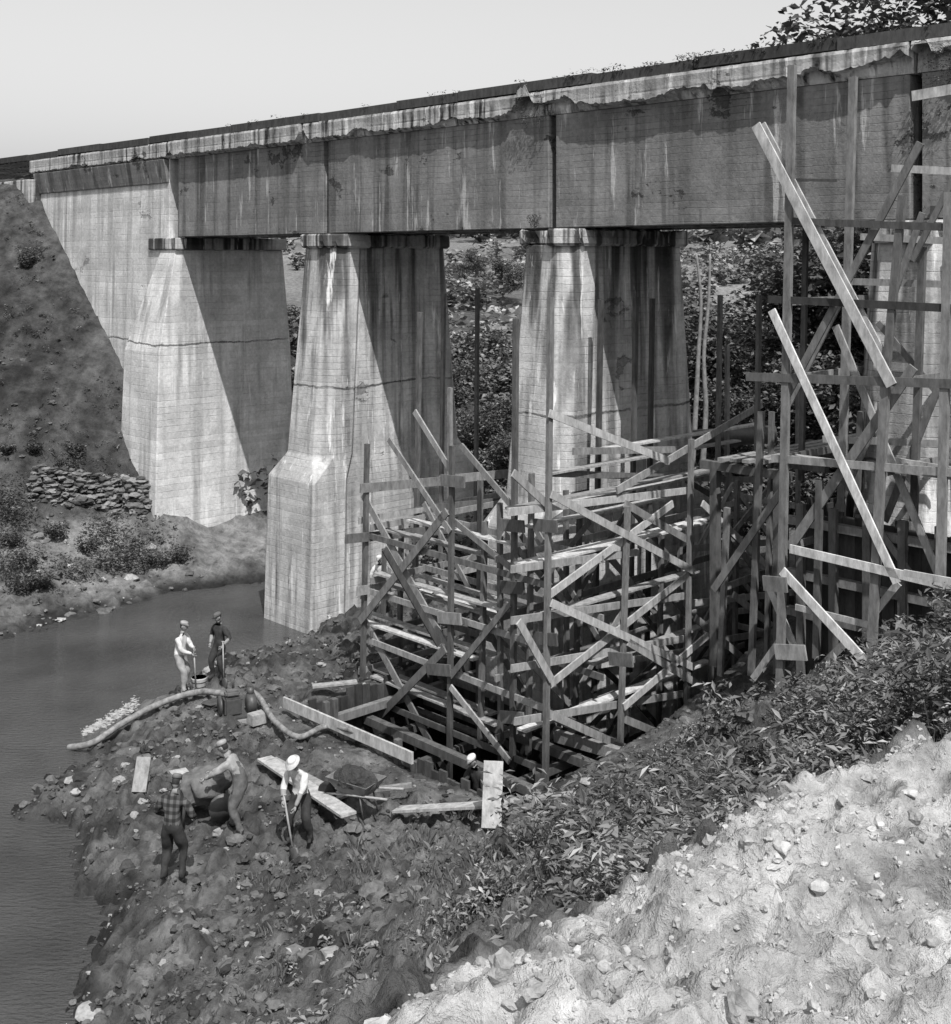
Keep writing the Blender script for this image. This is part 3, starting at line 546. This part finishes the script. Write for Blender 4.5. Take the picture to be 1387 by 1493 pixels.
P=scatter(560,1.0,11,9.5,22,lambda X,Y,Z:(Z>3.)&(plateau(X,Y)<-2.)&(pitmask(X,Y)<-1.5)&(uv(X,Y)[1]<21.5)&(fbm(X*.4,Y*.4,2,91)>.0)); plants('sumac_shrubs',P,rng.uniform(.35,.9,len(P)),70,rng.uniform(.11,.18,len(P)),rng.uniform(.05,.17,len(P)),.6,.3)
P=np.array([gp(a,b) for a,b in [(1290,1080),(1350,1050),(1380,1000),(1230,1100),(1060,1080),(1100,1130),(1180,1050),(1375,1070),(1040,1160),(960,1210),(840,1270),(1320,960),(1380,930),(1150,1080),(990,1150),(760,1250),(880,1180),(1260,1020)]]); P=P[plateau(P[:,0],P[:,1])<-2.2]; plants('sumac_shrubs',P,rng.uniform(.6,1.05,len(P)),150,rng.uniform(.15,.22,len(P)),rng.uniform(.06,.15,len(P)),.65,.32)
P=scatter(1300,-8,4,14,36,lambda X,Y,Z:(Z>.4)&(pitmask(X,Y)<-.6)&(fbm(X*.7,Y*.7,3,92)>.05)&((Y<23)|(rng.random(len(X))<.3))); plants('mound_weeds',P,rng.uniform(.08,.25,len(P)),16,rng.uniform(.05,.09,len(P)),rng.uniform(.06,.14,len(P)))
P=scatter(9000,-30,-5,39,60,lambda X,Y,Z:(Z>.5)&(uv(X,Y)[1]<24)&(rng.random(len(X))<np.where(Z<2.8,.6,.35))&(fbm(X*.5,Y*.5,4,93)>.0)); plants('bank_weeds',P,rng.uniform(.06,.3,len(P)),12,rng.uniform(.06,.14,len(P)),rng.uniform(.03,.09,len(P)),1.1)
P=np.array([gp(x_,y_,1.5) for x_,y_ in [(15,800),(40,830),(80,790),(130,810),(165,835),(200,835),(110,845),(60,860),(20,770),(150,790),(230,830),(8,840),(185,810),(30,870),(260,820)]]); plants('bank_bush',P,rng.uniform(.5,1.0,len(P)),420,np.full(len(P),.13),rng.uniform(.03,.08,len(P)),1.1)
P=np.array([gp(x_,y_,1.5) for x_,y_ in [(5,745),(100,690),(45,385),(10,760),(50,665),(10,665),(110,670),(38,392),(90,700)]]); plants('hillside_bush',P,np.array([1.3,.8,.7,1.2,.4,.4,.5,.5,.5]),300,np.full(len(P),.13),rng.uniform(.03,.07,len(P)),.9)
def grass(name,P,h,tone,nb=14):
    n=len(P); B0=np.repeat(P,nb,0)+np.c_[rng.normal(0,.08,n*nb),rng.normal(0,.08,n*nb),np.zeros(n*nb)]; hh=np.repeat(h,nb)*rng.uniform(.5,1.2,n*nb); az=rng.random(n*nb)*6.28
    ln=np.c_[np.cos(az),np.sin(az),np.zeros(n*nb)]*(hh*rng.uniform(.2,.8,n*nb))[:,None]; sd=np.c_[-np.sin(az),np.cos(az),np.zeros(n*nb)]*.005
    a=B0-sd;b=B0+sd;m=B0+ln*.35; m[:,2]+=hh*.65; t_=B0+ln; t_[:,2]+=hh; V=np.stack([a,b,m+sd*.8,t_,m-sd*.8],1).reshape(-1,3); Fc=np.arange(5*n*nb).reshape(-1,5)
    return mk(name,V,Fc,M['leaf'],np.repeat(np.repeat(tone,nb)*rng.uniform(.7,1.3,n*nb),5))
P=scatter(1500,-5,10,9,27,lambda X,Y,Z:(Z>1.)&(plateau(X,Y)<-.6)&(pitmask(X,Y)<-.8)&(fbm(X*.6,Y*.6,3,96)>.03)); grass('slope_grass',P,rng.uniform(.12,.3,len(P)),rng.uniform(.1,.25,len(P)))
us=np.r_[rng.uniform(12,23,60),rng.uniform(23,40,16)]; P=np.array([B(u,24.34+random.uniform(0,.15),16.7) for u in us]); plants('deck_weeds',P,rng.uniform(.08,.3,len(P)),20,np.full(len(P),.08),rng.uniform(.04,.09,len(P)),.8)
P=np.array([B(23.6+random.uniform(-.5,.5),24.3,15.5+random.uniform(0,.8)) for _ in range(9)]+[B(11.7+random.uniform(-.5,.4),24.2,15.3+random.uniform(0,.9)) for _ in range(12)]+[B(23.3,24.1,12.8) for _ in range(5)]); plants('deck_vines',P,np.full(len(P),.35),60,np.full(len(P),.06),rng.uniform(.03,.06,len(P)),.7)
def treemesh(name,hh,cr,nleaf,seed,ls=.28):
    r=np.random.default_rng(seed); V=[];Fc=[]
    def limb(p,q,r0,r1,k=7):
        p=np.array(p);q=np.array(q); segs=4; d=(q-p); a=np.cross(d,[.3,.2,1.]); a/=np.linalg.norm(a)+1e-9; b=np.cross(d,a); b/=np.linalg.norm(b)+1e-9; o=len(V)
        bend=r.normal(0,.06,3)*np.linalg.norm(d)
        for s in range(segs+1):
            t=s/segs; c0=p+d*t+bend*math.sin(math.pi*t); rr_=r0*(1-t)+r1*t
            for i in range(k): th=6.283*i/k; V.append(c0+a*math.cos(th)*rr_+b*math.sin(th)*rr_)
        for s in range(segs):
            for i in range(k): j=(i+1)%k; Fc.append((o+s*k+i,o+s*k+j,o+(s+1)*k+j,o+(s+1)*k+i))
    top=np.array([r.normal(0,.3),r.normal(0,.3),hh*.8]); limb((0,0,-.5),top,hh*.02,hh*.005)
    cl=[]
    for i in range(26):
        t=r.uniform(.25,.98); st=np.array([0,0,-.5])+(top-[0,0,-.5])*t; az=r.random()*6.28; ln=cr*(1.15-.6*abs(t-.5))*r.uniform(.55,1.05); e=st+np.array([math.cos(az)*ln,math.sin(az)*ln,ln*r.uniform(.15,.75)])
        limb(st,e,hh*.008*(1.2-t),.015,5); cl+= [(e,r.uniform(.5,1.)*cr*.42),(st+(e-st)*.6,r.uniform(.4,.8)*cr*.35)]
    cl.append((top,cr*.4)); C=[];T=[]
    w=np.array([c_[1]**2 for c_ in cl]); w/=w.sum()
    for (c0,rc),wi in zip(cl,w):
        m=int(nleaf*wi); d=r.normal(0,1,(m,3)); d/=np.linalg.norm(d,axis=1)[:,None]; rad=rc*r.uniform(.45,1.1,m)[:,None]*np.array([1,1,.7]); C.append(c0+d*rad); T.append(np.full(m,r.uniform(.05,.12))*r.uniform(.6,1.5,m))
    C=np.concatenate(C);T=np.concatenate(T); n=len(C)
    tr=mk(name,[tuple(v) for v in V],Fc,M['bark'],np.full(len(V),.1),smooth=True)
    lf=leaves(name+'_leaves',C,r.uniform(.6,1.3,n)*ls,T,.6,.3)
    tm_,lm_=tr.data,lf.data; bpy.data.objects.remove(tr); bpy.data.objects.remove(lf); return tm_,lm_
TM=[treemesh('tree_a',14,4.2,12000,1),treemesh('tree_b',11,3.6,10000,2),treemesh('tree_c',8,3.4,9000,3)]
def tree(x_,y_,k,s=1,zo=0):
    e=empty('deciduous_tree',(x_,y_,g(x_,y_)+zo)); e.scale=(s,s,s); e.rotation_euler[2]=random.random()*6.28
    link(bpy.data.objects.new('trunk',TM[k][0]),e); link(bpy.data.objects.new('crown',TM[k][1]),e)
for a in [(13,48,1,1),(17,49,2,1.1),(10.5,50,2,1.),(8.5,55,1,.8),(21,49,1,1.1),(25,52,0,1.),(12,58,1,1),(29,47,0,1.),(17,41,1,.95),(33,44,0,1.1),(23,40,1,.8),(1,60,2,.55),(-3,62,2,.55),(4,58,2,.6),(-8,66,2,.6),(-1.5,54,2,.55),(2.5,51,2,.5),
          (-14,74,2,.6),(34,60,0,1.1),(-30,90,1,.6),(-22,84,2,.5),(14.5,44,2,.9),(11.5,45.5,2,.7),(17.,46.5,0,1.36),(19.5,45,0,1.4),(-5,86,2,.4),(2,92,2,.45),(-1,100,2,.4)]: tree(*a)
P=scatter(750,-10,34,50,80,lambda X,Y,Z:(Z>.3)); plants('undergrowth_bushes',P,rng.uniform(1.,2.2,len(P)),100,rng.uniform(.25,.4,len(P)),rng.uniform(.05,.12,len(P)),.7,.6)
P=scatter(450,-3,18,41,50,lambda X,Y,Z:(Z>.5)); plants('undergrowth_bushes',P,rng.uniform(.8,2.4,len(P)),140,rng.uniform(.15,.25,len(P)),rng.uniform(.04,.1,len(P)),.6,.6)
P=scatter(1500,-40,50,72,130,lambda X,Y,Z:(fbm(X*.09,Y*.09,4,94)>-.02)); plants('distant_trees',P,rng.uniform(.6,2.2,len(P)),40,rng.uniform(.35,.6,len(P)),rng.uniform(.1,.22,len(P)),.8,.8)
P=scatter(2200,-300,300,130,420,lambda X,Y,Z:(fbm(X*.02,Y*.02,3,95)>-.05)); plants('distant_trees',P,rng.uniform(3,7,len(P)),40,rng.uniform(1.3,2.,len(P)),rng.uniform(.12,.22,len(P)),.6,.8)
pb=simple('pale_bark',.2,.4,5)
for k,px in enumerate((1018,1033)):
    q=spline([pY(px-9,680,44),pY(px-4,600,44),pY(px-7*k,520,44.1),pY(px+4-4*k,440,44.2),pY(px-3+5*k,370,44.3)],5); tube('bare_tree_trunk',q,.1,pb,rads=[.11-.0035*i for i in range(len(q))])
# ------------------------------------------------------------------ PEOPLE
def skinmesh(V,E,Rr,roots,sub=1):
    me=bpy.data.meshes.new('t'); me.from_pydata([tuple(v) for v in V],E,[]); ob=bpy.data.objects.new('t',me); scene.collection.objects.link(ob)
    m=ob.modifiers.new('s','SKIN'); m.use_smooth_shade=True; m.branch_smoothing=.6
    for i,r in enumerate(Rr): me.skin_vertices[0].data[i].radius=(r,r) if not isinstance(r,tuple) else r
    for i in roots: me.skin_vertices[0].data[i].use_root=True
    sb=ob.modifiers.new('u','SUBSURF'); sb.levels=sub; sb.render_levels=sub
    dg=bpy.context.evaluated_depsgraph_get(); dg.update(); r=bpy.data.meshes.new_from_object(ob.evaluated_get(dg)); bpy.data.objects.remove(ob); return r
def ik(a,b,l1,l2,pole):
    a=Vector(a);b=Vector(b);d=b-a; L_=d.length
    if L_>(l1+l2)*.995: b=a+d*((l1+l2)*.995/L_); d=b-a; L_=d.length
    x=(l1*l1-l2*l2+L_*L_)/(2*L_); h=math.sqrt(max(0,l1*l1-x*x)); dn=d/L_; p=Vector(pole); p=(p-dn*p.dot(dn)).normalized(); return a+dn*x+p*h,b
def worker(loc,head,lean=0,wr=((-.25,.05,.82),(.25,.05,.82)),feet=((-.14,0),(.14,.05)),pz_=.94,py_=0,shirt='white',pants='dark',hat='cap',hatm='lgrey',overall=False,bare=True,hy=0,hp=.2,scale=1.,tool=None,fingers_dir=(0,.3,-1)):
    e=empty('construction_worker',loc); e.rotation_euler[2]=head; e.scale=(scale,)*3
    pel=Vector((0,py_,pz_)); cl,sl=math.cos(lean),math.sin(lean)
    def up(x,y,z): return pel+Vector((x,y*cl+z*sl,-y*sl+z*cl))
    J={}; J['pel']=pel; J['sp']=up(0,.0,.17); J['ch']=up(0,-.01,.36); J['nk']=up(0,.0,.53); J['hd']=up(0,.02,.61)
    for i,s in enumerate((-1,1)):
        k='LR'[i]; J['sh'+k]=up(s*.185,0,.44); J['el'+k],J['wr'+k]=ik(J['sh'+k],wr[i],.30,.265,(s*.7,-.6,-.3))
        J['hip'+k]=pel+Vector((s*.1,0,-.06)); an=Vector((feet[i][0],feet[i][1],.09)); J['kn'+k],J['an'+k]=ik(J['hip'+k],an,.43,.42,(s*.1,1,0)); J['to'+k]=J['an'+k]+Vector((s*.03,.17,-.045)); J['he'+k]=J['an'+k]+Vector((0,-.05,-.05))
    names=list(J); ix={n:i for i,n in enumerate(names)}
    RD={'pel':.155,'sp':.145,'ch':.16,'nk':.062,'hd':.055}
    for k in 'LR': RD.update({'sh'+k:.085,'el'+k:.062,'wr'+k:.034,'hip'+k:.12,'kn'+k:.09,'an'+k:.07,'to'+k:.045,'he'+k:.045})
    bones=[('pel','sp','T'),('sp','ch','T'),('ch','nk','T'),('nk','hd','S')]
    for k in 'LR': bones+=[('ch','sh'+k,'A'),('sh'+k,'el'+k,'A'),('el'+k,'wr'+k,'F'),('pel','hip'+k,'P'),('hip'+k,'kn'+k,'P'),('kn'+k,'an'+k,'P'),('an'+k,'to'+k,'B'),('an'+k,'he'+k,'B')]
    me=skinmesh([J[n] for n in names],[(ix[a],ix[b]) for a,b,_ in bones],[RD[n] for n in names],[0],2)
    mats=[M[shirt],M[pants],M['skin'],M['boot']]; me.materials.clear()
    for m in mats: me.materials.append(m)
    for p in me.polygons:
        c0=p.center; best=9;bb='T';bt=0
        for a,b,t in bones:
            A_=J[a];D=J[b]-A_; tt=max(0,min(1,(c0-A_).dot(D)/D.length_squared)); dd=(c0-A_-D*tt).length-(RD[a]*(1-tt)+RD[b]*tt)
            if dd<best: best=dd;bb=t;bt=tt
        mi={'T':0,'A':0,'F':2 if (bare and bt>.15) else 0,'P':1,'B':3,'S':2}[bb]
        loc_=c0-pel
        if bb=='T':
            hgt=Vector((0,sl,cl)).dot(loc_)
            if hgt<.04: mi=1
            elif overall and hgt<.38: 
                if (Vector((0,cl,-sl)).dot(loc_)>0.02) or abs(c0.x)<.05 or hgt<.2: mi=1
            elif overall and abs(abs(c0.x)-.09)<.03: mi=1
            elif hgt>.5 : mi=2 if c0.x**2<.004 and hgt>.53 else 0
        p.material_index=mi; p.use_smooth=True
    for v_ in me.vertices:
        c0=v_.co; w=float(fbm(c0.x*12+c0.y*6,c0.z*9+c0.y*5,3,97))*.06
        if (c0-J['hd']).length>.14 and min((c0-J['wrL']).length,(c0-J['wrR']).length)>.12: v_.co=c0+v_.normal*w
    link(bpy.data.objects.new('body',me),e)
    for i,k in enumerate('LR'):
        s=(-1,1)[i]; W=J['wr'+k]; D=(W-J['el'+k]).normalized(); D=(D*.7+Vector(fingers_dir).normalized()*.5).normalized(); N=Vector((-s,.1,-.2)); N=(N-D*N.dot(D)).normalized(); Sd=D.cross(N).normalized()
        if Sd.y<0: Sd=-Sd
        V=[W-D*.01,W+D*.04,W+D*.085];E=[(0,1),(1,2)];Rr=[(.026,.026),(.038,.022),(.040,.018)];roots=[0]
        for f,(o,ln) in enumerate([(.030,.075),(.010,.085),(-.010,.08),(-.029,.062)]):
            b0=len(V); p0=W+D*.075+Sd*o; V+=[p0,p0+D*ln*.45+N*.008,p0+D*ln*.62+N*ln*.35,p0+D*ln*.5+N*ln*.68]; E+=[(b0,b0+1),(b0+1,b0+2),(b0+2,b0+3)]; Rr+=[.0105,.0095,.009,.0075]; roots.append(b0)
        b0=len(V); p0=W+D*.03+Sd*.028; V+=[p0,p0+Sd*.03+D*.025+N*.012,p0+Sd*.03+D*.05+N*.035]; E+=[(b0,b0+1),(b0+1,b0+2)]; Rr+=[.012,.011,.009]; roots.append(b0)
        hm=skinmesh(V,E,Rr,roots,1); hm.materials.clear(); hm.materials.append(M['skin']); link(bpy.data.objects.new('hand_'+k,hm),e)
    hd=empty('head'); hd.parent=e; hc=J['hd']+Vector((0,sl*.10+.015*cl,cl*.10)); hd.location=hc; hd.rotation_euler=(-(lean*.6+hp),0,hy)
    bm=bmesh.new(); bmesh.ops.create_uvsphere(bm,u_segments=28,v_segments=20,radius=1)
    for v_ in bm.verts:
        q=v_.co.copy(); x_,y_,z_=q.x*.076,q.y*.095,q.z*.118
        if z_<0: x_*=1-.28*(-z_/.118); y_=y_*(1-.12*(-z_/.118))+ (.012 if q.y>0 else -.0)*(-z_/.118)
        if q.y>.3:
            y_+=.028*math.exp(-((x_/.013)**2+((z_+.018)/.022)**2))+.008*math.exp(-((z_-.022)/.012)**2)-.012*math.exp(-(((abs(x_)-.03)/.014)**2+((z_-.004)/.012)**2))+.006*math.exp(-((x_/.025)**2+((z_+.058)/.009)**2))+.010*math.exp(-((x_/.03)**2+((z_+.098)/.02)**2))
        v_.co=(x_,y_,z_)
    hme=bpy.data.meshes.new('face'); bm.to_mesh(hme); bm.free(); hme.materials.append(M['skin']); hme.materials.append(M['hair'])
    for p in hme.polygons:
        p.use_smooth=True; c0=p.center
        if (c0.z>.05) or (c0.y<-.01 and c0.z>-.05): p.material_index=1
    link(bpy.data.objects.new('face',hme),hd)
    for s in (-1,1):
        for nm,rad,pos,sc,mt in (('eye',.010,(s*.03,.082,.004),(1.2,.5,.7),'eye'),('ear',.03,(s*.077,0,-.005),(.35,.7,1.05),'skin')):
            bm=bmesh.new(); bmesh.ops.create_icosphere(bm,subdivisions=2,radius=rad); bmesh.ops.scale(bm,vec=sc,verts=bm.verts); bmesh.ops.translate(bm,vec=pos,verts=bm.verts); m_=bpy.data.meshes.new(nm); bm.to_mesh(m_); bm.free(); m_.materials.append(M[mt]); link(bpy.data.objects.new(nm,m_),hd)
    box('mouth',0,.087,-.052,.045,.008,.006,M['hair'],hd,.002)
    def lathe(name,prof,mt,fwd=0):
        V=[];Fc=[];ns=24
        for r_,z_ in prof:
            for k in range(ns):
                th=2*math.pi*k/ns; ext=1+ (fwd*max(0,math.sin(th))**3 if z_<.055 else 0); V.append((math.cos(th)*r_*.86,math.sin(th)*r_*1.05*ext,z_-(.02*max(0,math.sin(th)) if ext>1.01 else 0)))
        for i in range(len(prof)-1):
            for k in range(ns): j=(k+1)%ns; Fc.append((i*ns+k,i*ns+j,(i+1)*ns+j,(i+1)*ns+k))
        Fc.append(tuple((len(prof)-1)*ns+k for k in range(ns))); return mk(name,V,Fc,M[mt],None,hd,True)
    if hat=='cap': lathe('cap',[(.085,.05),(.094,.048),(.095,.07),(.098,.09),(.09,.112),(.06,.125),(.01,.129)],hatm,.75)
    else: lathe('hat',[(.09,.045),(.15,.035),(.152,.042),(.094,.056),(.091,.095),(.078,.12),(.042,.13),(.01,.124)],hatm,.12)
    if tool:
        a,b=Vector(tool[0]),Vector(tool[1]); te=empty('shovel'); te.parent=e; tube('shaft',[a,b],.019,lw,te); d=(b-a).normalized()
        sd=d.cross(Vector((0,1,0))).normalized(); fr=d.cross(sd)
        pr=[(.0,.03),(.05,.10),(.18,.115),(.27,.07),(.31,.01)]; V=[];Fc=[]
        for t_,w_ in pr:
            for s_ in (-1,-.5,0,.5,1): V.append(tuple(b+d*t_+sd*w_*s_+fr*(.03*(s_*s_))))
        for i in range(4):
            for k in range(4): Fc.append((i*5+k,i*5+k+1,(i+1)*5+k+1,(i+1)*5+k))
        o=mk('blade',V,Fc,M['steel'],None,te,True); mo=o.modifiers.new('s','SOLIDIFY'); mo.thickness=.006
        tube('grip',[a+sd*.06,a-sd*.06],.016,lw,te)
    return e
R90=-math.pi/2
worker(gp(262,1013),R90-.3,.10,((-.03,.36,1.12),(.05,.36,1.0)),((-.12,-.04),(.13,.16)),shirt='white',pants='lgrey',hat='cap',hatm='lgrey',tool=((0,.38,1.15),(0.0,.44,.2)),bare=False,hp=.1,scale=1.04)
worker(gp(320,992),math.pi*.8,.05,((-.30,.18,.98),(.2,.15,.95)),((-.17,0),(.14,.08)),shirt='dark',pants='dark',hat='cap',hatm='mgrey',tool=((-.34,.2,1.1),(-.42,.25,.2)),overall=True,hp=.2)
worker(gp(347,1220),-R90-.15,.5,((-.15,.6,.98),(.15,.56,1.0)),((-.14,-.12),(.14,.14)),pz_=.92,py_=-.08,shirt='lgrey',pants='mgrey',hat='cap',hatm='lgrey',overall=True,hp=.1,scale=1.06)
worker(gp(438,1230),math.pi*.88,.45,((-.12,.5,.72),(.10,.46,.92)),((-.19,-.06),(.15,.08)),pz_=.92,py_=-.06,shirt='white',pants='dark',hat='brim',hatm='white',tool=((.1,.44,1.02),(-.16,.58,.2)),hp=.25,scale=1.04)
worker(gp(250,1302),-.25,.18,((-.26,.28,.98),(.26,.3,1.0)),((-.15,-.03),(.13,.08)),shirt='plaid',pants='dark',hat='cap',hatm='mgrey',bare=False,hp=.3,scale=1.06)
wl=B(19.6,18.6,-.72); worker(wl,math.pi*.75,.3,((-.2,.4,.95),(.2,.45,.9)),shirt='dark',pants='dark',hat='cap',hatm='white',hp=.2,scale=1.1)
worker(gp(557,893,.9),math.pi*.9,.3,((-.25,.35,1.),(.22,.4,.95)),shirt='white',pants='mgrey',hat='cap',hatm='white',hp=.1)
# ------------------------------------------------------------------ LIGHT / CAMERA
lu=1.9
l=Vector((-SN*lu+CS,CS*lu+SN,-3.1)).normalized(); sd=bpy.data.lights.new('sun','SUN'); sd.energy=5; sd.angle=math.radians(.5); sd.color=(1,.99,.98)
so=link(bpy.data.objects.new('sun',sd)); so.rotation_euler=l.to_track_quat('-Z','Y').to_euler()
w=bpy.data.worlds.new('World'); scene.world=w; w.use_nodes=True; nt=w.node_tree; bg=nt.nodes['Background']
sk=nt.nodes.new('ShaderNodeTexSky'); sk.sky_type='NISHITA'; sk.sun_disc=False; sk.sun_elevation=math.asin(-l.z); sk.sun_rotation=math.atan2(-l.x,-l.y); sk.dust_density=2.; sk.air_density=1.2; sk.ozone_density=3.
# black-and-white plate is blue sensitive: use the blue channel of the sky as grey
sc_=nt.nodes.new('ShaderNodeSeparateColor'); nt.links.new(sk.outputs[0],sc_.inputs[0]); nt.links.new(sc_.outputs[2],bg.inputs[0]); bg.inputs[1].default_value=.145
cam=bpy.data.cameras.new('camera'); co=link(bpy.data.objects.new('camera',cam)); co.location=(0,0,H); co.rotation_euler=(math.pi/2,0,0)
cam.sensor_fit='HORIZONTAL'; cam.sensor_width=36; cam.lens=36*F/1387; cam.shift_y=-371.5/1387; cam.clip_end=3000; cam.clip_start=.1
scene.camera=co
scene.view_settings.view_transform='Standard'; scene.view_settings.look='None'; scene.view_settings.exposure=0
